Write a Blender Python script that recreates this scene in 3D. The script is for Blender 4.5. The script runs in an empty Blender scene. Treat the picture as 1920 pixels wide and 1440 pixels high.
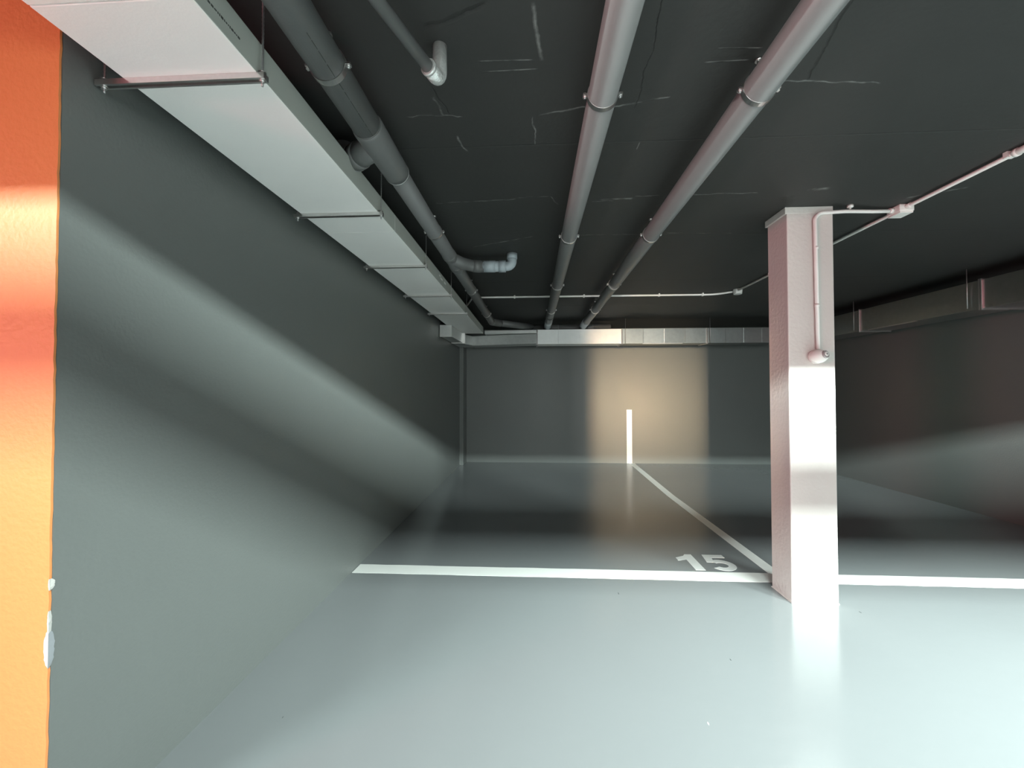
import bpy, bmesh, math, random
from mathutils import Vector, Matrix
random.seed(7)
S = bpy.context.scene
COL = S.collection
PI = math.pi

# ---------------------------------------------------------------- camera, world, light, exposure
EYE = 1.35
cam_d = bpy.data.cameras.new('camera'); cam = bpy.data.objects.new('camera', cam_d); COL.objects.link(cam)
cam_d.sensor_width = 36.0; cam_d.lens = 762.46 / 1920 * 36.0; cam_d.clip_start = 0.02
cam.matrix_world = (Matrix.Translation((0, 0, EYE)) @ Matrix.Rotation(0.0533, 4, 'Z')
                    @ Matrix.Rotation(PI/2 + 0.0187, 4, 'X') @ Matrix.Rotation(-0.0009, 4, 'Z'))
S.camera = cam

w = bpy.data.worlds.new('world'); S.world = w; w.use_nodes = True
w.node_tree.nodes['Background'].inputs[0].default_value = (0.9, 1.0, 1.0, 1)
w.node_tree.nodes['Background'].inputs[1].default_value = 0.02

S.view_settings.view_transform = 'Standard'; S.view_settings.look = 'None'
S.view_settings.gamma = 1; S.view_settings.use_curve_mapping = False
S.view_settings.exposure = 0.0

def area(name, loc, direction, sx, sy, power, col, spread=PI):
    d = bpy.data.lights.new(name, 'AREA'); d.shape = 'RECTANGLE'; d.size = sx; d.size_y = sy
    d.energy = power; d.color = col; d.spread = spread
    o = bpy.data.objects.new(name, d); COL.objects.link(o); o.location = loc
    o.rotation_euler = Vector(direction).to_track_quat('-Z', 'Y').to_euler()
    return o

COOL = (0.86, 1.0, 0.965)
TUBES = [(-3.1, 0.9, 145, 180), (0.60, 1.45, 84, 118), (2.75, 1.45, 222, 126), (4.95, 1.45, 460, 140)]   # x centre, length, watts per metre, beam angle of the battens over the aisle
for x, L, W, sp in TUBES:
    # the beam and an added unseen blade in front of the battens cut this light into a stripe and a lower field
    area('tube_light', (x, -1.03, 2.520), (0, 0.85, -0.50), L, 0.014, W*L, COOL, math.radians(sp))
# added down-facing fill whose floor bounce lifts the white duct
area('down_fill', (-.3, -0.40, 2.505), (0, -0.12, -1), 2.6, 0.06, 190, COOL, math.radians(82))
# added unseen lamps for the back-wall band: one pale, one warm and narrow
area('band_light', (-1.95, -8.0, 0.75), (0.22, 1, 0.06), 0.26, 0.3, 620, (1.0, 0.95, 0.91))
area('band_light', (-1.95, -8.0, 1.30), (4.00, 15.78, -0.25), 0.10, 0.10, 30, (1.0, 0.70, 0.42), math.radians(13))
# added reddish fill at the left, standing in for bounce off coloured walls
area('red_fill', (-5.6, -2.6, 1.6), (1, 0.42, -0.05), 0.9, 0.5, 215, (1.0, 0.28, 0.34))
# added broad fill far behind on the right, lifting the back of the bays
area('rear_fill', (3.2, -8.7, 1.25), (-0.12, 1, 0.02), 3.6, 1.6, 330, (0.93, 1.0, 0.97))

# ---------------------------------------------------------------- helpers
def bm_box(bm, x0, x1, y0, y1, z0, z1):
    vs = [bm.verts.new((x, y, z)) for z in (z0, z1) for x, y in ((x0, y0), (x1, y0), (x1, y1), (x0, y1))]
    for f in ((3, 2, 1, 0), (4, 5, 6, 7), (0, 1, 5, 4), (1, 2, 6, 5), (2, 3, 7, 6), (3, 0, 4, 7)):
        bm.faces.new([vs[i] for i in f])
    return vs

def bm_tube(bm, pts, r, n=24, caps=True, radii=None):
    """sweep a circle along pts with a stable frame"""
    pts = [Vector(p) for p in pts]; rings = []
    up = None
    for i, p in enumerate(pts):
        if i == 0: t = pts[1] - p
        elif i == len(pts)-1: t = p - pts[i-1]
        else: t = (pts[i+1]-p).normalized() + (p-pts[i-1]).normalized()
        t.normalize()
        if up is None:
            up = Vector((0, 0, 1)) if abs(t.z) < 0.9 else Vector((1, 0, 0))
        a = t.cross(up).normalized(); up = a.cross(t).normalized()
        rr = radii[i] if radii else r
        rings.append([bm.verts.new(p + rr*(math.cos(2*PI*k/n)*a + math.sin(2*PI*k/n)*up)) for k in range(n)])
    for A, B in zip(rings, rings[1:]):
        for k in range(n):
            f = bm.faces.new((A[k], B[k], B[(k+1) % n], A[(k+1) % n])); f.smooth = True
    if caps:
        bm.faces.new(rings[0]); bm.faces.new(list(reversed(rings[-1])))

def arc(p0, pc, p1, rad, n=8):
    """round the corner pc between p0 and p1"""
    p0, pc, p1 = Vector(p0), Vector(pc), Vector(p1)
    d0 = (p0-pc).normalized(); d1 = (p1-pc).normalized()
    ang = d0.angle(d1); tl = rad / math.tan(ang/2)
    a = pc + d0*tl; b = pc + d1*tl
    cen = pc + (d0+d1).normalized() * (rad / math.sin(ang/2))
    out = []
    va, vb = a-cen, b-cen; tot = va.angle(vb)
    for i in range(n+1):
        t = i/n
        out.append(cen + (math.sin((1-t)*tot)*va + math.sin(t*tot)*vb)/math.sin(tot))
    return out

def obj(name, bm, mat, parent=None, bevel=0, seg=2, **props):
    me = bpy.data.meshes.new(name); bmesh.ops.recalc_face_normals(bm, faces=bm.faces[:]); bm.to_mesh(me); bm.free()
    me.materials.append(mat)
    o = bpy.data.objects.new(name, me); COL.objects.link(o)
    if parent: o.parent = parent; o.matrix_parent_inverse = parent.matrix_world.inverted()
    if bevel:
        m = o.modifiers.new('bevel', 'BEVEL'); m.width = bevel; m.segments = seg; m.limit_method = 'ANGLE'
    for k, v in props.items(): o[k] = v
    return o

def box_obj(name, b, mat, parent=None, bevel=0, **props):
    bm = bmesh.new(); bm_box(bm, *b); return obj(name, bm, mat, parent, bevel, **props)

def tube_obj(name, pts, r, mat, parent=None, n=24, **props):
    bm = bmesh.new(); bm_tube(bm, pts, r, n); return obj(name, bm, mat, parent, **props)

def thing(name, label, cat, loc=(0, 0, 0), group=None, kind=None):
    o = bpy.data.objects.new(name, None); COL.objects.link(o); o.empty_display_size = .1
    o.location = loc; o.matrix_world = Matrix.Translation(loc)
    o['label'] = label; o['category'] = cat
    if group: o['group'] = group
    if kind: o['kind'] = kind
    return o

# ---------------------------------------------------------------- materials
def mat(name, col, rough=0.6, metal=0.0, var=0.06, scale=6.0, bump=0.0, bscale=60.0, spec=0.5, coat=0.0, rvar=0.0):
    m = bpy.data.materials.new(name); m.use_nodes = True; nt = m.node_tree; N = nt.nodes; L = nt.links
    b = N['Principled BSDF']
    b.inputs['Roughness'].default_value = rough; b.inputs['Metallic'].default_value = metal
    b.inputs['Specular IOR Level'].default_value = spec; b.inputs['Coat Weight'].default_value = coat
    tc = N.new('ShaderNodeTexCoord'); nz = N.new('ShaderNodeTexNoise')
    nz.inputs['Scale'].default_value = scale; nz.inputs['Detail'].default_value = 5
    L.new(tc.outputs['Object'], nz.inputs['Vector'])
    mx = N.new('ShaderNodeMix'); mx.data_type = 'RGBA'; mx.name = 'basemix'
    mx.inputs[6].default_value = tuple(c*(1-var) for c in col) + (1,)
    mx.inputs[7].default_value = tuple(min(1, c*(1+var)) for c in col) + (1,)
    L.new(nz.outputs['Fac'], mx.inputs[0]); L.new(mx.outputs[2], b.inputs['Base Color'])
    if rvar:
        mr = N.new('ShaderNodeMapRange'); mr.inputs[3].default_value = rough-rvar; mr.inputs[4].default_value = rough+rvar
        L.new(nz.outputs['Fac'], mr.inputs[0]); L.new(mr.outputs[0], b.inputs['Roughness'])
    if bump:
        n2 = N.new('ShaderNodeTexNoise'); n2.inputs['Scale'].default_value = bscale; n2.inputs['Detail'].default_value = 3
        L.new(tc.outputs['Object'], n2.inputs['Vector'])
        bp = N.new('ShaderNodeBump'); bp.inputs['Strength'].default_value = bump; bp.inputs['Distance'].default_value = 0.01
        L.new(n2.outputs['Fac'], bp.inputs['Height']); L.new(bp.outputs['Normal'], b.inputs['Normal'])
    return m

M_floor = mat('grey_epoxy', (0.194, 0.207, 0.211), 0.17, var=0.03, scale=1.5, bump=0.06, bscale=14, rvar=0.03)
M_wall = mat('grey_wall_paint', (0.150, 0.162, 0.156), 0.42, var=0.03, scale=3, bump=0.10, bscale=90)
M_orange = mat('orange_wall_paint', (0.74, 0.27, 0.09), 0.5, var=0.02, scale=4, bump=0.2, bscale=60)
M_line = mat('white_line_paint', (0.82, 0.83, 0.80), 0.38, var=0.02, scale=9)
M_num = mat('number_paint', (0.66, 0.68, 0.67), 0.4, var=0.04, scale=25)
M_column = mat('white_column_paint', (0.61, 0.58, 0.55), 0.42, var=0.03, scale=5, bump=0.25, bscale=45)
M_duct = mat('white_duct_panel', (0.90, 0.895, 0.87), 0.5, var=0.02, scale=6, bump=0.05, bscale=140)
M_ductside = mat('shaded_duct_side', (0.40, 0.42, 0.385), 0.6, var=0.03, scale=9)  # side of the white duct, its dimmer shade put into the colour
M_galv = mat('galvanized_sheet', (0.42, 0.44, 0.43), 0.34, 1.0, var=0.12, scale=22, bump=0.12, bscale=9, rvar=0.06)
M_galvb = mat('galvanized_sheet_lit', (0.90, 0.92, 0.91), 0.42, 0.25, var=0.06, scale=14, bump=0.12, bscale=7, rvar=0.04)  # galvanized sheet with its bright reflection put into the base colour
M_galvd = mat('galvanized_sheet_shaded', (0.30, 0.32, 0.315), 0.36, 1.0, var=0.14, scale=22, bump=0.12, bscale=9, rvar=0.06)  # same sheet darkened in colour for the sections that reflect less
M_galvm = mat('galvanized_sheet_half_lit', (0.62, 0.64, 0.63), 0.36, 0.55, var=0.12, scale=18, bump=0.12, bscale=9, rvar=0.06)  # same sheet, part of its reflected light put into the colour
M_zinc = mat('zinc_steel', (0.72, 0.71, 0.70), 0.30, 1.0, var=0.1, scale=60)
M_rod = mat('threaded_rod_steel', (0.50, 0.50, 0.50), 0.45, 0.9, var=0.25, scale=200)
M_pipe = mat('grey_drain_plastic', (0.138, 0.142, 0.140), 0.42, var=0.05, scale=8, bump=0.04, bscale=120)
M_pipel = mat('pale_drain_plastic', (0.40, 0.45, 0.48), 0.38, var=0.05, scale=12)
M_seal = mat('rubber_seal', (0.42, 0.44, 0.43), 0.5)
M_foil = mat('foil_wrap', (0.78, 0.80, 0.78), 0.32, 0.45, var=0.15, scale=60, bump=0.6, bscale=60)
M_white = mat('white_plastic', (0.84, 0.82, 0.79), 0.4, var=0.01)
M_greyp = mat('sensor_lens_plastic', (0.34, 0.31, 0.31), 0.25)
M_plaster = mat('bare_plaster', (0.62, 0.61, 0.58), 0.8, var=0.06, scale=80, bump=0.4, bscale=90)
M_plasterb = mat('grey_plaster', (0.30, 0.32, 0.34), 0.8, var=0.06, scale=80)
M_conc = mat('dark_concrete_paint', (0.055, 0.056, 0.053), 0.7, bump=0.3, bscale=40)
M_beam = mat('pale_beam_paint', (0.35, 0.35, 0.34), 0.7)
M_ink = mat('dark_print', (0.05, 0.055, 0.05), 0.6)
M_speck = mat('dark_speck', (0.05, 0.06, 0.06), 0.7)
M_red = mat('rust_red_wall_paint', (0.55, 0.13, 0.08), 0.55, bump=0.2, bscale=60)

def emis(name, col, s):
    m = bpy.data.materials.new(name); m.use_nodes = True
    b = m.node_tree.nodes['Principled BSDF']; b.inputs['Emission Color'].default_value = col + (1,)
    b.inputs['Emission Strength'].default_value = s; return m
M_tube = emis('lit_tube', (0.9, 1.0, 0.97), 6.0)

# ceiling: dark paint over board-marked concrete, with formwork joints, hairline cracks and scratches
def ceiling_material():
    m = mat('dark_ceiling_paint', (0.034, 0.0345, 0.0325), 0.62, var=0.10, scale=3.0, bump=0.0)
    nt = m.node_tree; N = nt.nodes; L = nt.links; b = N['Principled BSDF']
    tc = N.new('ShaderNodeTexCoord')
    nz = N.new('ShaderNodeTexNoise'); nz.inputs['Scale'].default_value = 11; nz.inputs['Detail'].default_value = 6
    L.new(tc.outputs['Object'], nz.inputs['Vector'])
    sub = N.new('ShaderNodeVectorMath'); sub.operation = 'SUBTRACT'; sub.inputs[1].default_value = (.5, .5, .5)
    L.new(nz.outputs['Color'], sub.inputs[0])
    sc = N.new('ShaderNodeVectorMath'); sc.operation = 'SCALE'; sc.inputs['Scale'].default_value = 0.045
    L.new(sub.outputs[0], sc.inputs[0])
    ad = N.new('ShaderNodeVectorMath'); ad.operation = 'ADD'
    L.new(tc.outputs['Object'], ad.inputs[0]); L.new(sc.outputs[0], ad.inputs[1])
    def math_(op, a, bb=None, clamp=False):
        n = N.new('ShaderNodeMath'); n.operation = op; n.use_clamp = clamp
        for i, v in enumerate((a, bb)):
            if v is None: continue
            if isinstance(v, (int, float)): n.inputs[i].default_value = v
            else: L.new(v, n.inputs[i])
        return n.outputs[0]
    def seg(x0, y0, x1, y1, wd, wob=True):
        src = ad.outputs[0] if wob else tc.outputs['Object']
        d = Vector((x1-x0, y1-y0, 0)); ln = d.length; d.normalize(); nn = Vector((-d.y, d.x, 0))
        s = N.new('ShaderNodeVectorMath'); s.operation = 'SUBTRACT'; s.inputs[1].default_value = ((x0+x1)/2, (y0+y1)/2, 0); L.new(src, s.inputs[0])
        def dot(v):
            k = N.new('ShaderNodeVectorMath'); k.operation = 'DOT_PRODUCT'; k.inputs[1].default_value = v; L.new(s.outputs[0], k.inputs[0]); return k.outputs['Value']
        a = math_('ABSOLUTE', dot(d)); c = math_('ABSOLUTE', dot(nn))
        ma = math_('MULTIPLY', math_('SUBTRACT', ln/2, a), 60, True)
        mc = math_('SUBTRACT', 1.0, math_('DIVIDE', c, wd), True)
        return math_('MULTIPLY', ma, mc)
    def union(lst):
        o = lst[0]
        for x in lst[1:]: o = math_('MAXIMUM', o, x)
        return o
    lights = [seg(-0.55, 1.715, -0.30, 1.725, .004), seg(-.2, 1.44, .0, 1.445, .004, False), seg(-.19, 1.49, .02, 1.487, .004, False),
              seg(.03, 1.74, .25, 1.69, .006), seg(.30, 1.71, .56, 1.66, .006), seg(.95, 1.59, 1.35, 1.63, .005),
              seg(.64, 1.43, .80, 1.437, .004, False), seg(.62, 1.49, .78, 1.487, .004, False),
              seg(-.62, 2.53, -.1, 2.50, .006), seg(-.1, 2.49, .10, 2.47, .006), seg(.10, 2.47, .17, 2.60, .006),
              seg(.42, 2.54, .62, 2.53, .014), seg(.62, 2.50, 1.35, 2.50, .006), seg(.3, 2.56, .5, 2.56, .006),
              seg(-.40, 1.60, -.385, 1.73, .006), seg(.00, 1.22, .03, 1.45, .009), seg(.0, 1.74, .01, 1.95, .004), seg(-.36, 1.86, -.33, 2.0, .008),
              seg(.51, 1.95, .51, 2.02, .004, False), seg(1.62, 2.50, 1.75, 2.46, .02), seg(.3, 3.1, .9, 3.12, .006), seg(-.5, 3.32, .0, 3.12, .008),
              seg(1.0, 3.1, 1.5, 3.14, .006), seg(2.30, 2.62, 2.55, 2.50, .015)]
    darks = [seg(.395, 1.2, .43, 1.72, .004), seg(-.36, 1.30, -.14, 1.22, .011), seg(-.40, 1.55, -.36, 1.72, .004), seg(.95, 1.2, 1.05, 1.6, .005),
             seg(-1.3, 3.15, 5, 3.15, .006, False), seg(-1.3, 4.4, 5, 4.4, .006, False), seg(-1.3, 1.95, 5, 1.95, .004, False), seg(-1.3, 5.65, 5, 5.65, .006, False),
             seg(1.55, 2.55, 1.62, 2.70, .05)]
    n3 = N.new('ShaderNodeTexNoise'); n3.inputs['Scale'].default_value = 17; n3.inputs['Detail'].default_value = 4
    L.new(tc.outputs['Object'], n3.inputs['Vector'])
    brk = N.new('ShaderNodeMapRange'); brk.inputs[1].default_value = .38; brk.inputs[2].default_value = .62; L.new(n3.outputs['Fac'], brk.inputs[0])
    lm = math_('MULTIPLY', math_('MULTIPLY', union(lights), brk.outputs[0]), 0.9)
    dm = math_('MULTIPLY', union(darks), 0.6)
    base = N['basemix'].outputs[2]
    m1 = N.new('ShaderNodeMix'); m1.data_type = 'RGBA'; L.new(lm, m1.inputs[0]); L.new(base, m1.inputs[6]); m1.inputs[7].default_value = (.22, .22, .21, 1)
    m2 = N.new('ShaderNodeMix'); m2.data_type = 'RGBA'; L.new(dm, m2.inputs[0]); L.new(m1.outputs[2], m2.inputs[6]); m2.inputs[7].default_value = (.012, .012, .011, 1)
    L.new(m2.outputs[2], b.inputs['Base Color'])
    n4 = N.new('ShaderNodeTexNoise'); n4.inputs['Scale'].default_value = 35; n4.inputs['Detail'].default_value = 5; L.new(tc.outputs['Object'], n4.inputs['Vector'])
    hh = math_('ADD', math_('MULTIPLY', n4.outputs['Fac'], .35), math_('SUBTRACT', math_('MULTIPLY', union(lights), .35), math_('MULTIPLY', union(darks), .8)))
    bp = N.new('ShaderNodeBump'); bp.inputs['Strength'].default_value = .5; bp.inputs['Distance'].default_value = .006
    L.new(hh, bp.inputs['Height']); L.new(bp.outputs['Normal'], b.inputs['Normal'])
    return m
M_ceil = ceiling_material()

# ---------------------------------------------------------------- the setting
H = 2.5447; XL = -1.362; YB = 7.78; XR = 4.90; YO = 1.087
AX0, AX1, AY = -6.0, 9.0, -5.5
ST = dict(kind='structure')
box_obj('floor', (AX0-.2, AX1+.2, -9.2, YB+.2, -0.15, 0), M_floor, label='glossy grey epoxy garage floor', **ST)
box_obj('ceiling', (AX0-.2, AX1+.2, -9.2, YB+.2, H, H+.2), M_ceil, label='dark painted concrete ceiling slab', **ST)
box_obj('wall_left', (XL-.2, XL, YO+.004, YB+.2, 0, H), M_wall, label='long grey side wall of the parking bay', **ST)
box_obj('wall_back', (XL-.2, XR+.2, YB, YB+.2, 0, H), M_wall, label='grey back wall behind the bays', **ST)
box_obj('wall_right', (XR, XR+.2, -.2, YB, 0, H), M_wall, label='grey side wall on the far right', **ST)
# orange end face of the left wall, with a slightly ragged painted edge
bm = bmesh.new()
zs = [i*H/90 for i in range(91)]
edge = [XL - .001 + random.uniform(-.0022, .0012) for _ in zs]
fr, bk = [], []
for z, e in zip(zs, edge):
    fr.append(bm.verts.new((e, YO-.003, z))); bk.append(bm.verts.new((e, YO+.003, z)))
lf = [bm.verts.new((AX0, YO-.003, z)) for z in (0, H)]; lb = [bm.verts.new((AX0, YO+.003, z)) for z in (0, H)]
bm.faces.new([lf[0]] + fr + [lf[1]]); bm.faces.new([lb[1]] + bk[::-1] + [lb[0]])
for i in range(90): bm.faces.new((fr[i], bk[i], bk[i+1], fr[i+1]))
bm.faces.new((lf[0], lf[1], lb[1], lb[0]))
wf = obj('wall_front', bm, M_orange, label='orange painted wall face at the left edge', **ST)
def chip(zc, hh, wx, wy):
    bm = bmesh.new(); n = 14
    L1, R1, C1 = [], [], []
    for i in range(n+1):
        t = i/n; z = zc - hh + 2*hh*t; k = math.sin(PI*t)**.55
        C1.append(bm.verts.new((XL+.0035, YO-.0065, z)))
        L1.append(bm.verts.new((XL-.001-wx*k*random.uniform(.8, 1.1), YO-.0035, z)))
        R1.append(bm.verts.new((XL+.0012, YO+wy*k*random.uniform(.8, 1.1), z)))
    for i in range(n):
        bm.faces.new((L1[i], C1[i], C1[i+1], L1[i+1])); bm.faces.new((C1[i], R1[i], R1[i+1], C1[i+1]))
    o = obj('plaster_chip', bm, M_plaster, wf, label='white bare plaster chip on the corner')
    o.data.materials.append(M_plasterb)
    for k, f in enumerate(o.data.polygons): f.material_index = 1 if k % 2 and hh > .04 else 0
chip(.628, .052, .014, .012); chip(.700, .035, .004, .004); chip(.808, .016, .003, .010)
# behind the camera: the rest of the aisle, plus two added light blockers
box_obj('wall_side', (AX0-.2, AX0, -9.2, YO, 0, H), M_red, label='rust red wall at the left end of the aisle', **ST)
box_obj('wall_far_right', (AX1, AX1+.2, -9.2, .0, 0, H), M_wall, **ST)
box_obj('wall_outer', (XR+.2, AX1, -.2, 0, 0, H), M_wall, **ST)
box_obj('wall_rear', (AX0-.2, AX1+.2, -9.2, -9.0, 0, H), M_wall, **ST)
box_obj('band_blocker_left', (AX0-.2, -1.205, -4.15, -4.0, 0, H), M_wall, **ST)  # added unseen blocker; its edge shapes the band on the back wall
box_obj('band_blocker_right', (-.640, .62, -4.15, -4.0, 0, H), M_wall, **ST)  # second added blocker, keeps the band light off the column
box_obj('ceiling_beam', (AX0, AX1, -.70, -.62, 2.425, H), M_beam, label='downstand beam crossing the aisle ceiling', **ST)
# corner pilaster at the far left
box_obj('trim_1', (XL-.01, -1.292, 7.42, YB+.01, 0, H), M_wall, bevel=.004, label='narrow corner pilaster', **ST)

# pale column
CX0, CX1, CY0, CY1 = 1.640, 1.928, 2.706, 2.925
bm = bmesh.new(); bm_box(bm, CX0, CX1, CY0, CY1, 0, H)
colm = obj('pillar', bm, M_column, None, .006, label='pale square concrete column standing at the bay line', category='column', kind='structure')
bm = bmesh.new()       # lip of mortar left around the head of the column
bm_box(bm, CX0-.011, CX1+.001, CY0-.001, CY1+.012, 2.500, H)
hd = obj('mortar_collar', bm, M_column, colm, .004)
bm = bmesh.new(); bm_box(bm, CX0-.002, CX0+.02, CY0-.003, CY0+.02, .0, .012); bm_box(bm, CX0-.004, CX1+.003, CY0-.004, CY1+.003, 0, .006)
obj('base_seam', bm, M_column, colm, .002)

# ---------------------------------------------------------------- floor and wall markings
def plate(name, poly, z0, z1, m, parent=None, **p):
    bm = bmesh.new()
    a = [bm.verts.new((x, y, z0)) for x, y in poly]; b = [bm.verts.new((x, y, z1)) for x, y in poly]
    bm.faces.new(a[::-1]); bm.faces.new(b); n = len(poly)
    for i in range(n): bm.faces.new((a[i], a[(i+1) % n], b[(i+1) % n], b[i]))
    return obj(name, bm, m, parent, **p)
def ragged(x0, x1, yA, yB, n=60, j=.0022):
    xs = [x0+(x1-x0)*i/n for i in range(n+1)]
    return [(x, yA+random.uniform(-j, j)) for x in xs] + [(x, yB+random.uniform(-j, j)) for x in reversed(xs)]
plate('bay_front_line', ragged(XL+.005, XR-.005, 2.992, 3.140), -.001, .0012, M_line,
      label='wide white painted line across the front of the bays', category='floor marking')
plate('bay_divider_line', [(1.735, 3.142), (1.829, 3.142), (1.815, 5.4), (1.890, 7.77), (1.790, 7.77), (1.722, 5.4)], -.001, .0010, M_line,
      label='narrow white painted line running from column to back wall', category='floor marking')
bm = bmesh.new(); bm_box(bm, 1.748, 1.846, YB-.002, YB+.002, 0.0, 1.008)
obj('wall_marking_strip', bm, M_line, label='upright white painted strip on the back wall', category='wall marking')
nb = thing('bay_number', 'grey-white painted bay number 15 on the floor by the column', 'floor marking', (1.36, 3.31, 0))
one = [(1.222, 3.168), (1.295, 3.168), (1.295, 3.466), (1.243, 3.466), (1.222, 3.435), (1.150, 3.398), (1.150, 3.338), (1.222, 3.366)]
plate('digit_one', one, -.001, .0014, M_num, nb)
def five():
    ox, oy = 1.362, 3.168
    out = [(ox+.020, oy+.298), (ox+.180, oy+.298), (ox+.180, oy+.240), (ox+.074, oy+.240), (ox+.066, oy+.190)]
    cx, cy, R, r = ox+.098, oy+.098, .100, .044
    def p(rad, deg, sx=1.0): a = math.radians(deg); return (cx+rad*math.cos(a)*sx, cy+rad*math.sin(a))
    outer = [p(R, d) for d in range(105, -151, -12)]
    inner = [p(r, d) for d in range(-140, 131, 15)]
    out += outer + inner + [(ox+.058, oy+.150), (ox+.002, oy+.150)]
    return out
plate('digit_five', five(), -.001, .0014, M_num, nb)
for i, (x, y, s, lab) in enumerate([(.564, 2.777, .011, 'small dark scuff below the front line, left of the column'), (.987, 2.127, .006, 'tiny round dark dot on the open floor below the column'),
                     (-1.042, 1.659, .004, 'tiny dark dot near the foot of the left wall'), (.706, 1.718, .007, 'pale chip near the bottom of the photo'), (1.99, 2.62, .008, 'small dark mark right of the column')]):
    poly = [(x+s*(.45+.3*random.random())*math.cos(k*PI/4)*(.5), y+s*(1.0+.5*random.random())*math.sin(k*PI/4)) for k in range(8)]
    plate('floor_scuff', poly, -.001, .0008, M_speck if i != 3 else M_line, label=lab, category='mark')

# ---------------------------------------------------------------- white flat duct on the left with trapeze hangers
wd = thing('supply_duct', 'long flat white panel duct along the left wall', 'duct', (-1.05, 3, 2.315))
DXa, DXb, DZ0, DZ1 = -1.262, -.835, 2.317, 2.420
secs = [-.58, .935, 2.40, 3.80, 4.95, 5.9, 6.72]
for a, b in zip(secs, secs[1:]):
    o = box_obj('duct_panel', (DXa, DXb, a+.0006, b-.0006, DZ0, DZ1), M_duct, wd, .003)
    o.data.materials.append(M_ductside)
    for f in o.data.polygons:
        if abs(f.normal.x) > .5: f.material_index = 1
# printed lettering strip on the side of the duct (too small to read) and two stickers
bm = bmesh.new(); y = .955
while y < 1.10:
    L_ = random.choice((.003, .005, .008)); hgt = random.choice((.004, .006, .007))
    bm_box(bm, DXb-.001, DXb+.0006, y, y+L_, 2.356-hgt/2, 2.356+hgt/2); y += L_+.003
obj('printed_marks', bm, M_ink, wd)
for (y, z, l) in ((3.55, 2.386, .05), (3.60, 2.372, .08), (3.74, 2.372, .07)):
    box_obj('sticker', (DXb-.001, DXb+.001, y, y+l, z-.008, z+.008), M_line, wd)
ords = ['nearest to the camera, wider than the duct', 'second from the camera', 'third from the camera', 'fourth from the camera', 'farthest from the camera']
for i, y in enumerate((1.180, 2.135, 3.050, 4.000, 4.935)):
    t = thing('trapeze_hanger', 'steel rail hanger under the white duct, ' + ords[i], 'hanger', (-1.05, y, 2.3), 'hangers under the white duct')
    xl = XL+.008 if i == 0 else XL+.06
    xr = -.812 if i == 0 else -.808
    bm = bmesh.new()       # open C rail
    bm_box(bm, xl, xr, y-.012, y+.012, 2.3135, 2.3165); bm_box(bm, xl, xr, y-.012, y-.009, 2.299, 2.3135); bm_box(bm, xl, xr, y+.009, y+.012, 2.299, 2.3135)
    bm_box(bm, xl, xr, y-.009, y-.005, 2.299, 2.301); bm_box(bm, xl, xr, y+.005, y+.009, 2.299, 2.301)
    obj('rail', bm, M_zinc, t)
    for xr_ in (xl+.02, xr-.012):
        bm = bmesh.new(); pts = [(xr_, y, 2.280), (xr_, y, H)]
        n = 40; bm_tube(bm, [(xr_, y, 2.280+(H-2.280)*k/n) for k in range(n+1)], .0032, 8, radii=[.0036 if k % 2 else .0029 for k in range(n+1)])
        r = obj('threaded_rod', bm, M_rod, t)
        for zz in (2.293, 2.3165):
            bm = bmesh.new(); bm_tube(bm, [(xr_, y, zz), (xr_, y, zz+.006)], .0075, 6); bm_tube(bm, [(xr_, y, zz+.0058), (xr_, y, zz+.0072)], .011, 16)
            obj('nut', bm, M_zinc, r)

# ---------------------------------------------------------------- galvanized duct on the back wall side and on the right
RZ0, RZ1 = 2.135, 2.377; RY0, RY1 = 6.74, 7.06
bd = thing('galvanized_duct', 'galvanized sheet duct hung across the back of the bays', 'duct', (1.5, 6.9, 2.135))
def prism_duct(name, poly, z0, z1, m, parent, lab=None, bev=.003):
    bm = bmesh.new(); a = [bm.verts.new((x, y, z0)) for x, y in poly]; b = [bm.verts.new((x, y, z1)) for x, y in poly]
    bm.faces.new(a[::-1]); bm.faces.new(b); n = len(poly)
    for i in range(n): bm.faces.new((a[i], a[(i+1) % n], b[(i+1) % n], b[i]))
    o = obj(name, bm, m, parent, bev)
    if lab: o['label'] = lab
    return o
def section(x0, x1, m, lab=None, tilt=0.0):
    bm = bmesh.new(); cols = max(2, int((x1-x0)/.28)); rows = 1
    # slightly bulged sheet: every sub-panel has its own small dent
    xs = [x0+(x1-x0)*i/cols for i in range(cols+1)]
    def ring(x, dy, dt):
        return [bm.verts.new((x, RY0+dy-dt, RZ0)), bm.verts.new((x, RY0+dy+dt, RZ1)), bm.verts.new((x, RY1, RZ1)), bm.verts.new((x, RY1, RZ0))]
    rs = []
    for i, x in enumerate(xs):
        e = 0 if i in (0, cols) else 1
        rs.append(ring(x, e*random.uniform(-.004, .003), tilt))
        if 0 < i < cols: rs.append(ring(x+.006, random.uniform(-.003, .004), tilt))
    for A, B in zip(rs, rs[1:]):
        for k in range(4): bm.faces.new((A[k], B[k], B[(k+1) % 4], A[(k+1) % 4]))
    bm.faces.new(rs[0]); bm.faces.new(rs[-1][::-1])
    o = obj('duct_section', bm, m, bd)
    if lab: o['label'] = lab
    return o
section(.062, 1.440, M_galvb, 'section with its bright reflection put into the colour', .006)
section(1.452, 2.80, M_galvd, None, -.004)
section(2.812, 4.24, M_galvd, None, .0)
for x in (.056, 1.446, 2.806):
    for dx in (-.011, .007):
        box_obj('flange', (x+dx, x+dx+.007, RY0-.012, RY1+.012, RZ0-.012, RZ1+.002), M_zinc, bd, .001)
# flat stiffening strip seen under the second section
box_obj('edge_strip', (1.78, 2.42, RY0-.006, RY0+.012, RZ0-.008, RZ0+.004), M_zinc, bd, .001)
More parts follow.
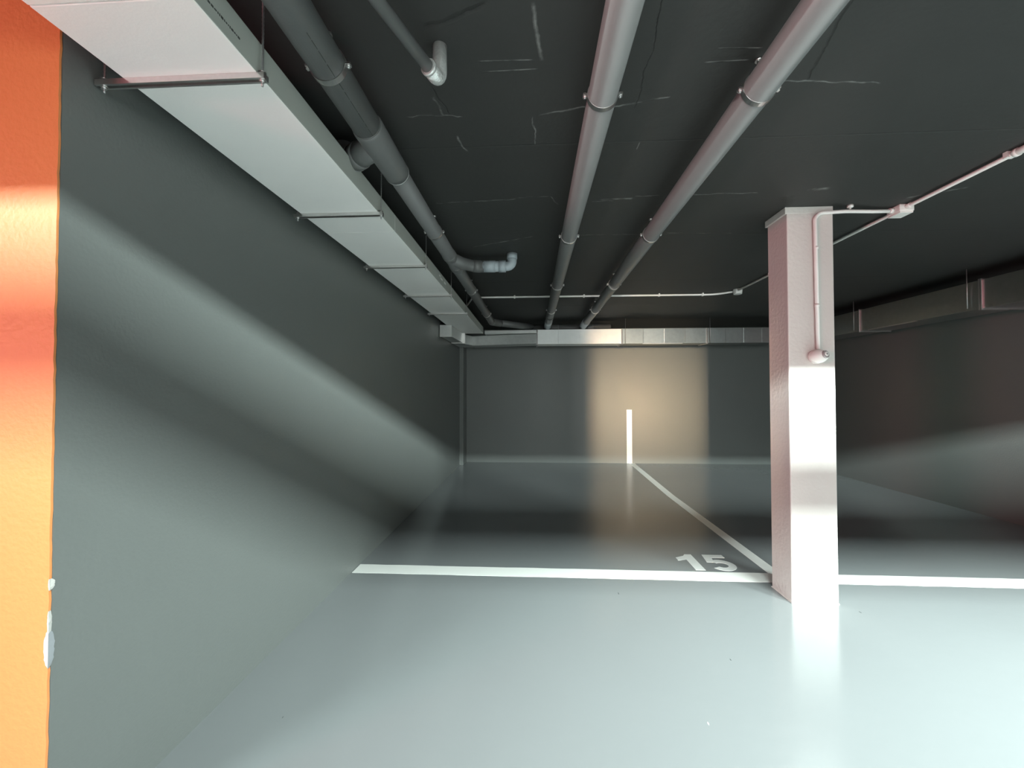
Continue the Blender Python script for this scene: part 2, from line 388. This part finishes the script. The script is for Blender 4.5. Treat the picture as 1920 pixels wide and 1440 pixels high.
# tapering piece to the left corner, then an elbow forward along the left wall
prism_duct('taper_section', [(.045, RY0), (.045, RY1), (-1.06, 7.30), (-1.06, 6.98)], RZ0+.01, 2.310, M_galvm, bd)
prism_duct('upper_taper_section', [(.045, RY0+.004), (.045, RY1), (-.82, 7.0), (-.82, RY0+.03)], 2.318, 2.376, M_galvm, bd)
prism_duct('elbow_section', [(-1.06, 6.98), (-1.06, 7.30), (-1.345, 7.30), (-1.345, 5.80), (-1.19, 5.80), (-1.15, 6.80)], 2.15, 2.310, M_galvm, bd)
bm = bmesh.new(); bm_box(bm, -1.352, -1.180, 5.785, 5.800, 2.14, 2.3125); obj('end_flange', bm, M_galvm, bd, .001)
bm = bmesh.new(); bm_box(bm, -1.352, -1.120, 6.60, 6.612, 2.14, 2.3125); obj('flange', bm, M_zinc, bd, .001)
for x in (1.50, 2.85):
    tube_obj('hanger_rod', [(x, RY0-.018, RZ0-.005), (x, RY0-.018, H)], .004, M_rod, bd, 8)

rd = thing('side_duct', 'galvanized sheet duct hung along the right wall', 'duct', (4.45, 4, 2.13))
SX0, SX1 = 4.25, 4.62
ys = [6.72, 5.52, 4.08, 3.62, 2.2, .4]
for a, b in zip(ys, ys[1:]):
    z0 = RZ0 - (.0 if a > 4 else .01)
    box_obj('duct_section', (SX0, SX1, b+.006, a-.006, z0, 2.410), M_galv, rd, .003)
for y in ys[1:-1]:
    for dy in (-.009, .009) if y not in (5.52,) else (0,):
        box_obj('flange', (SX0-.014, SX1+.012, y+dy-.006, y+dy+.006, RZ0-.014, 2.420), M_zinc, rd, .001)
for y in (5.60, 4.19):
    tube_obj('hanger_rod', [(SX0-.018, y, RZ0+.02), (SX0-.018, y, H)], .004, M_rod, rd, 8)
# low-slung join strips under the side duct
box_obj('edge_strip', (SX0-.002, SX0+.02, 4.75, 5.40, RZ0-.008, RZ0+.002), M_zinc, rd)

# ---------------------------------------------------------------- drain pipes and their clamps
def clamp(parent, c, d, r, ceil=True):
    """split ring clamp around a pipe at c with axis direction d, ears with bolts left and right, a stud to the ceiling"""
    c = Vector(c); d = Vector(d).normalized(); s = d.cross(Vector((0, 0, 1))).normalized()
    u = s.cross(d).normalized()
    bm = bmesh.new(); n = 40; w_ = .011
    prof = []
    for k in range(n):
        a = 2*PI*k/n; q = math.cos(a)*s + math.sin(a)*u
        prof.append([bm.verts.new(c+q*(r+.0005)-d*w_), bm.verts.new(c+q*(r+.0030)-d*w_), bm.verts.new(c+q*(r+.0030)+d*w_), bm.verts.new(c+q*(r+.0005)+d*w_)])
    for k in range(n):
        A, B = prof[k], prof[(k+1) % n]
        for j in range(4):
            f = bm.faces.new((A[j], B[j], B[(j+1) % 4], A[(j+1) % 4]))
    ring = obj('pipe_clamp', bm, M_zinc, parent)
    ring['label'] = 'bright zinc split ring clamp'
    R = Matrix((s, d, u)).transposed().to_4x4()
    for sg in (-1, 1):
        bm = bmesh.new()
        bm_box(bm, r*.98, r+.018, -.009, .009, .0008, .0035); bm_box(bm, r*.98, r+.018, -.009, .009, -.0035, -.0008)
        for v in bm.verts: v.co = Vector((v.co.x*sg, v.co.y, v.co.z))
        bm_tube(bm, [(sg*(r+.011), 0, -.013), (sg*(r+.011), 0, .011)], .0032, 8)
        bm_tube(bm, [(sg*(r+.011), 0, -.0090), (sg*(r+.011), 0, -.0035)], .0070, 12)
        bm_tube(bm, [(sg*(r+.011), 0, .0035), (sg*(r+.011), 0, .0085)], .0068, 6)
        for v in bm.verts: v.co = c + (R @ v.co)
        obj('ear_bolt', bm, M_zinc, ring)
    if ceil:
        bm = bmesh.new(); bm_tube(bm, [c+u*(r+.001), Vector((c.x, c.y, H))], .0045, 10)
        bm_tube(bm, [c+u*(r+.002), c+u*(r+.010)], .0085, 6); bm_tube(bm, [Vector((c.x, c.y, H-.008)), Vector((c.x, c.y, H))], .013, 6)
        obj('stud', bm, M_zinc, ring)
def socket(parent, a, b, r, m=None, ringat=(1,)):
    """push-fit socket between a and b with a rounded lip"""
    a, b = Vector(a), Vector(b); d = (b-a).normalized(); L_ = (b-a).length
    bm = bmesh.new(); bm_tube(bm, [a, a+d*.012, a+d*(L_-.012), b], r, 28, radii=[r, r+.0045, r+.0045, r+.0030])
    o = obj('socket', bm, m or M_pipe, parent)
    bm = bmesh.new(); bm_tube(bm, [b-d*.001, b+d*.0035], r+.0028, 28); obj('seal_ring', bm, M_seal, o)
    return o
PZ = 2.436
def lerp(a, b, y): t = (y-a[1])/(b[1]-a[1]); return Vector(a)+(Vector(b)-Vector(a))*t
CL = (1.486, 2.84, 4.15, 5.42)
# middle pipe
A, B = (.2625, -.50, PZ), (.231, 6.86, PZ)
p = thing('drain_pipe', 'grey plastic drain pipe under the ceiling, the middle of the three large ones', 'pipe', (.25, 3, PZ), 'large drain pipes under the ceiling')
tube_obj('pipe_run', [A, B], .0535, M_pipe, p, 36)
for y in CL: clamp(p, lerp(A, B, y), Vector(B)-Vector(A), .0535)
socket(p, lerp(A, B, 5.82), lerp(A, B, 5.95), .0535); socket(p, lerp(A, B, 6.25), lerp(A, B, 6.42), .0535, M_pipel)
tube_obj('pipe_end', [lerp(A, B, 6.42), lerp(A, B, 6.90)], .0555, M_pipel, p, 32, label='pale end piece')
# right pipe
A, B = (.806, -.50, PZ), (.818, 6.86, PZ)
p = thing('drain_pipe', 'grey plastic drain pipe under the ceiling, nearest to the column', 'pipe', (.81, 3, PZ), 'large drain pipes under the ceiling')
tube_obj('pipe_run', [A, B], .0550, M_pipe, p, 36)
for y in CL: clamp(p, lerp(A, B, y), Vector(B)-Vector(A), .0550)
socket(p, lerp(A, B, 6.3), lerp(A, B, 6.45), .0550, M_pipel)
tube_obj('pipe_end', [lerp(A, B, 6.45), lerp(A, B, 6.90)], .0570, M_pipel, p, 32, label='pale end piece')
# left pipe with wye branch, side outlet and elbow into the collector
A, B = (-.692, -.50, PZ), (-.650, 6.30, PZ)
p = thing('drain_pipe', 'grey plastic drain pipe with branches running beside the white duct', 'pipe', (-.67, 3, PZ), 'large drain pipes under the ceiling')
tube_obj('pipe_run', [A, lerp(A, B, 1.78)], .0585, M_pipe, p, 36)
tube_obj('pipe_run', [lerp(A, B, 1.78), lerp(A, B, 6.24)], .0515, M_pipe, p, 36)
# printed line along the underside of the big pipe
bm = bmesh.new(); toc = Vector((.60, 0, -1.0)).normalized(); yy = 1.12
while yy < 1.58:
    L_ = random.uniform(.02, .06); c_ = lerp(A, B, yy) + toc*.0586; c_2 = lerp(A, B, yy+L_) + toc*.0586
    bm_tube(bm, [c_, c_2], .0012, 6); yy += L_ + random.uniform(.004, .012)
obj('printed_line', bm, M_ink, p)
# wye fitting
bm = bmesh.new(); c0 = lerp(A, B, 1.60); c1 = lerp(A, B, 1.965); d = (c1-c0).normalized()
bm_tube(bm, [c0, c0+d*.015, c1-d*.03, c1], .06, 32, radii=[.0595, .064, .062, .0605])
j = lerp(A, B, 1.73); e = j + Vector((-.155, .115, .010))
bm_tube(bm, [j, e], .054, 32)
bd_ = (e-j).normalized(); bm_tube(bm, [e-bd_*.05, e-bd_*.04, e], .06, 32, radii=[.056, .0595, .0585])
wy = obj('wye_fitting', bm, M_pipe, p)
bm = bmesh.new(); bm_tube(bm, [c1-d*.001, c1+d*.004], .0615, 32); obj('seal_ring', bm, M_seal, wy)
bm = bmesh.new(); bm_tube(bm, [e-bd_*.001, e+bd_*.004], .0595, 32); obj('seal_ring', bm, M_seal, wy)
bm = bmesh.new(); bm_tube(bm, [c0-d*.004, c0+d*.001], .061, 32); obj('seal_ring', bm, M_pipe, wy)
bm = bmesh.new(); e2 = e+bd_*.10; bm_tube(bm, [e]+arc(e, e2, e2+Vector((0, 0, .2)), .06)[0:]+[Vector((e2.x, e2.y, H))], .046, 28); obj('branch_pipe', bm, M_pipe, p)
for y in (1.30, 2.71, 4.30, 5.62): clamp(p, lerp(A, B, y), Vector(B)-Vector(A), .0585 if y < 1.7 else .0515)
# side outlet: sockets, short run, elbow up into the slab
q0 = lerp(A, B, 3.24)
socket(p, lerp(A, B, 3.16), lerp(A, B, 3.22), .0520); socket(p, lerp(A, B, 3.42), lerp(A, B, 3.52), .0520)
tee = [lerp(A, B, 3.26), Vector((-.60, 3.40, PZ)), Vector((-.52, 3.475, PZ)), Vector((-.42, 3.50, PZ))]
bm = bmesh.new(); bm_tube(bm, tee, .0500, 28); bm_tube(bm, [Vector((-.52, 3.472, PZ)), Vector((-.46, 3.49, PZ))], .0530, 28)
obj('branch_fitting', bm, M_pipe, p)
bm = bmesh.new(); bm_tube(bm, [Vector((-.46, 3.49, PZ)), Vector((-.25, 3.50, PZ))], .0460, 28); bm_tube(bm, [Vector((-.43, 3.492, PZ)), Vector((-.33, 3.497, PZ))], .0495, 28)
bm_tube(bm, [Vector((-.30, 3.499, PZ)), Vector((-.24, 3.50, PZ))], .0500, 28)
obj('outlet_pipe', bm, M_pipel, p, label='pale blue-grey short run')
bm = bmesh.new(); bm_tube(bm, [Vector((-.25, 3.5, PZ))] + arc((-.3, 3.5, PZ), (-.185, 3.5, PZ), (-.185, 3.5, 2.6), .045) + [Vector((-.185, 3.5, H-.035))], .0400, 28)
bm_tube(bm, [Vector((-.185, 3.5, H-.045)), Vector((-.185, 3.5, H))], .0450, 28)
obj('outlet_elbow', bm, M_pipel, p, label='pale blue-grey elbow turning up')
# end elbow
E0 = lerp(A, B, 6.20)
bm = bmesh.new(); bm_tube(bm, [E0] + arc(E0, B, (-.02, 6.90, PZ+.01), .10) + [Vector((-.52, 6.42, PZ))], .056, 28); obj('end_elbow', bm, M_pipe, p)
tube_obj('collector_arm', [(-.55, 6.395, PZ), (-.03, 6.86, PZ+.005)], .0515, M_pipe, p, 28)
cp = thing('collector_pipe', 'grey drain pipe crossing behind the top of the galvanized duct', 'pipe', (.5, 6.95, PZ))
tube_obj('pipe_run', [(-.12, 6.96, PZ), (1.30, 6.96, PZ)], .056, M_pipe, cp, 28)
socket(cp, (.30, 6.96, PZ), (.42, 6.96, PZ), .056); socket(cp, (.90, 6.96, PZ), (1.0, 6.96, PZ), .056)
# small pipe with a foil wrapped elbow at top left
p = thing('small_drain_pipe', 'thin grey pipe at the top with a foil wrapped elbow into the ceiling', 'pipe', (-.38, 1.2, 2.42))
A, B = Vector((-.640, .45, 2.42)), Vector((-.337, 1.328, 2.42))
A = A+(B-A)*.22
tube_obj('pipe_run', [Vector((A.x, A.y, H))] + arc((A.x, A.y, H), A, B, .05) + [B], .0195, M_pipe, p, 24)
d = (B-A).normalized()
bm = bmesh.new(); a0 = B - d*.02; a1 = B + d*.045
bm_tube(bm, [a0] + arc(a0, a1, (a1.x, a1.y, H), .036) + [Vector((a1.x, a1.y, H))], .0245, 24)
bm_tube(bm, [B-d*.028, B-d*.016], .0265, 24)
obj('foil_elbow', bm, M_foil, p, label='shiny foil wrapped elbow')
# ---------------------------------------------------------------- conduits, boxes, sensor
def run(name, pts, r, m, parent): return tube_obj(name, pts, r, m, parent, 16)
CZ = H - .020; R_ = .0115
c = thing('ceiling_conduit', 'white cable conduit crossing the ceiling and turning to the right', 'conduit', (0, 5, CZ))
pts = [(-.95, 5.62, CZ)] + arc((-.95, 5.62, CZ), (-.76, 5.02, CZ), (0, 5.02, CZ), .08) + arc((0, 5.02, CZ), (2.20, 5.035, CZ), (2.385, 4.87, CZ), .30, 10) + [(2.385, 4.87, CZ)]
run('cross_run', pts, R_, M_white, c)
pts = [(2.375, 4.87, CZ), (2.375, .9, CZ)]
run('side_run', pts, R_, M_white, c)
def clip(parent, x, y, ax=0):
    bm = bmesh.new(); s = .014
    if ax == 0: bm_box(bm, x-.009, x+.009, y-s-.003, y+s+.003, CZ-.017, H)
    else: bm_box(bm, x-s-.003, x+s+.003, y-.009, y+.009, CZ-.017, H)
    obj('clip', bm, M_white, parent, .003)
for x in (-.235, .62, 1.53, 2.05): clip(c, x, 5.03)
for y in (4.2, 3.5,): clip(c, 2.375, y, 1)
bm = bmesh.new(); bm_tube(bm, [(2.375, 2.02, CZ), (2.375, 2.12, CZ)], .0175, 20); bm_tube(bm, [(2.375, 2.10, CZ), (2.375, 2.115, CZ)], .021, 20)
bm_box(bm, 2.355, 2.395, 2.13, 2.15, CZ-.01, H)
obj('coupling', bm, M_white, c)
t = thing('junction_box', 'small round white junction box left of the column', 'junction box', (2.385, 4.87, H-.03), 'white junction boxes on the ceiling')
bm = bmesh.new(); bm_tube(bm, [(2.385, 4.87, H), (2.385, 4.87, H-.050)], .052, 8, radii=[.052, .050]); obj('housing', bm, M_white, t, .004)
bm = bmesh.new(); bm_tube(bm, [(2.385, 4.87, H-.049), (2.385, 4.87, H-.058)], .046, 24); obj('lid', bm, M_white, t, .002)
t = thing('junction_box', 'square white junction box on the ceiling right of the column', 'junction box', (2.375, 2.745, H-.03), 'white junction boxes on the ceiling')
bm = bmesh.new(); bm_box(bm, 2.330, 2.420, 2.695, 2.795, H-.046, H); obj('housing', bm, M_white, t, .006)
bm = bmesh.new(); bm_box(bm, 2.334, 2.416, 2.699, 2.791, H-.056, H-.045); obj('lid', bm, M_white, t, .003)
for (a, b) in (((2.330, 2.745, CZ-.004), (2.306, 2.745, CZ-.004)), ((2.375, 2.797, CZ), (2.375, 2.822, CZ)), ((2.375, 2.695, CZ), (2.375, 2.670, CZ))):
    bm = bmesh.new(); bm_tube(bm, [a, b], .016, 16); obj('gland', bm, M_white, t)
c2 = thing('column_conduit', 'white conduit bent down the front of the column', 'conduit', (1.8, 2.69, 2.4))
fy = CY0 - .0135
pts = [(2.32, 2.745, CZ-.006), (2.20, 2.735, CZ-.010)] + arc((2.2, 2.735, CZ-.010), (2.0, fy+.002, CZ-.022), (1.9, fy, CZ-.026), .25, 5) + arc((1.95, fy, CZ-.024), (1.806, fy, CZ-.032), (1.810, fy, 1.7), .052, 10) + [(1.814, fy, 1.62)]
run('bent_tube', pts, .0112, M_white, c2)
for z in (2.27, 1.90): 
    bm = bmesh.new(); bm_tube(bm, [(1.811, fy, z-.009), (1.811, fy, z+.009)], .0130, 16); obj('clip', bm, M_white, c2)
t = thing('ceiling_plug', 'small white plug on the ceiling just right of the column head', 'plug', (2.03, 2.70, H))
bm = bmesh.new(); bm_tube(bm, [(2.03, 2.70, H), (2.03, 2.70, H-.014), (2.03, 2.70, H-.018)], .018, 16, radii=[.017, .018, .012]); bm_tube(bm, [(2.03, 2.70, H-.018), (2.03, 2.70, H-.026)], .006, 10); obj('plug_body', bm, M_white, t)

t = thing('motion_sensor', 'round white motion sensor on the front of the column', 'sensor', (1.817, CY0, 1.575))
bm = bmesh.new(); n = 12
bm_tube(bm, [(1.806, CY0+.002, 1.572), (1.806, CY0-.018, 1.572)], .046, 32); obj('base_plate', bm, M_white, t, .003)
bm = bmesh.new(); bmesh.ops.create_uvsphere(bm, u_segments=36, v_segments=20, radius=1)
for v in bm.verts: v.co = Vector((1.803+v.co.x*.051, CY0-.038+v.co.y*.040, 1.572+v.co.z*.043))
for f in bm.faces: f.smooth = True
obj('head', bm, M_white, t)
nrm = Vector((.34, -.90, .24)).normalized(); cc = Vector((1.803, CY0-.038, 1.572)) + Vector((nrm.x*.050, nrm.y*.039, nrm.z*.042))
bm = bmesh.new(); bm_tube(bm, [cc-nrm*.014, cc+nrm*.004], .024, 28, radii=[.026, .0235]); e_ = obj('eye', bm, M_greyp, t, .001, label='grey ringed lens')
bm = bmesh.new(); bm_tube(bm, [cc, cc+nrm*.008], .0155, 24, radii=[.016, .013]); obj('lens_ring', bm, M_white, e_)
bm = bmesh.new(); bm_tube(bm, [cc, cc+nrm*.0095], .006, 16); obj('lens', bm, M_greyp, e_)

# ---------------------------------------------------------------- lit battens over the aisle, behind the camera
for i, (x, L, W, sp) in enumerate(TUBES):
    t = thing('tube_light_fitting', 'single tube ceiling batten over the aisle, %s from the left' % ('first', 'second', 'third', 'fourth')[i], 'ceiling light', (x, -1.03, H), 'battens over the aisle')
    box_obj('housing', (x-L/2-.02, x+L/2+.02, -1.09, -.965, H-.010, H), M_white, t)
    tube_obj('tube', [(x-L/2, -1.046, 2.522), (x+L/2, -1.046, 2.522)], .009, M_tube, t, 12)
t = thing('tube_light_fitting', 'unseen housing for the added down-facing fill light', 'ceiling light', (-.3, -.40, H), 'battens over the aisle')  # body for the added fill lamp, out of view
box_obj('housing', (-1.65, 1.05, -.45, -.35, H-.035, H), M_white, t)
bl = box_obj('stripe_blocker', (AX0, AX1, -.934, -.930, 2.464, 2.482), M_white, label='long unseen blade added to block part of the batten light', category='light blocker')  # added out of view to cut a dark gap into the batten light
for x in (-4.5, -1.6, 1.5, 3.75, 6.5):
    tube_obj('hanger_rod', [(x, -.932, 2.48), (x, -.932, H)], .002, M_rod, bl, 8)
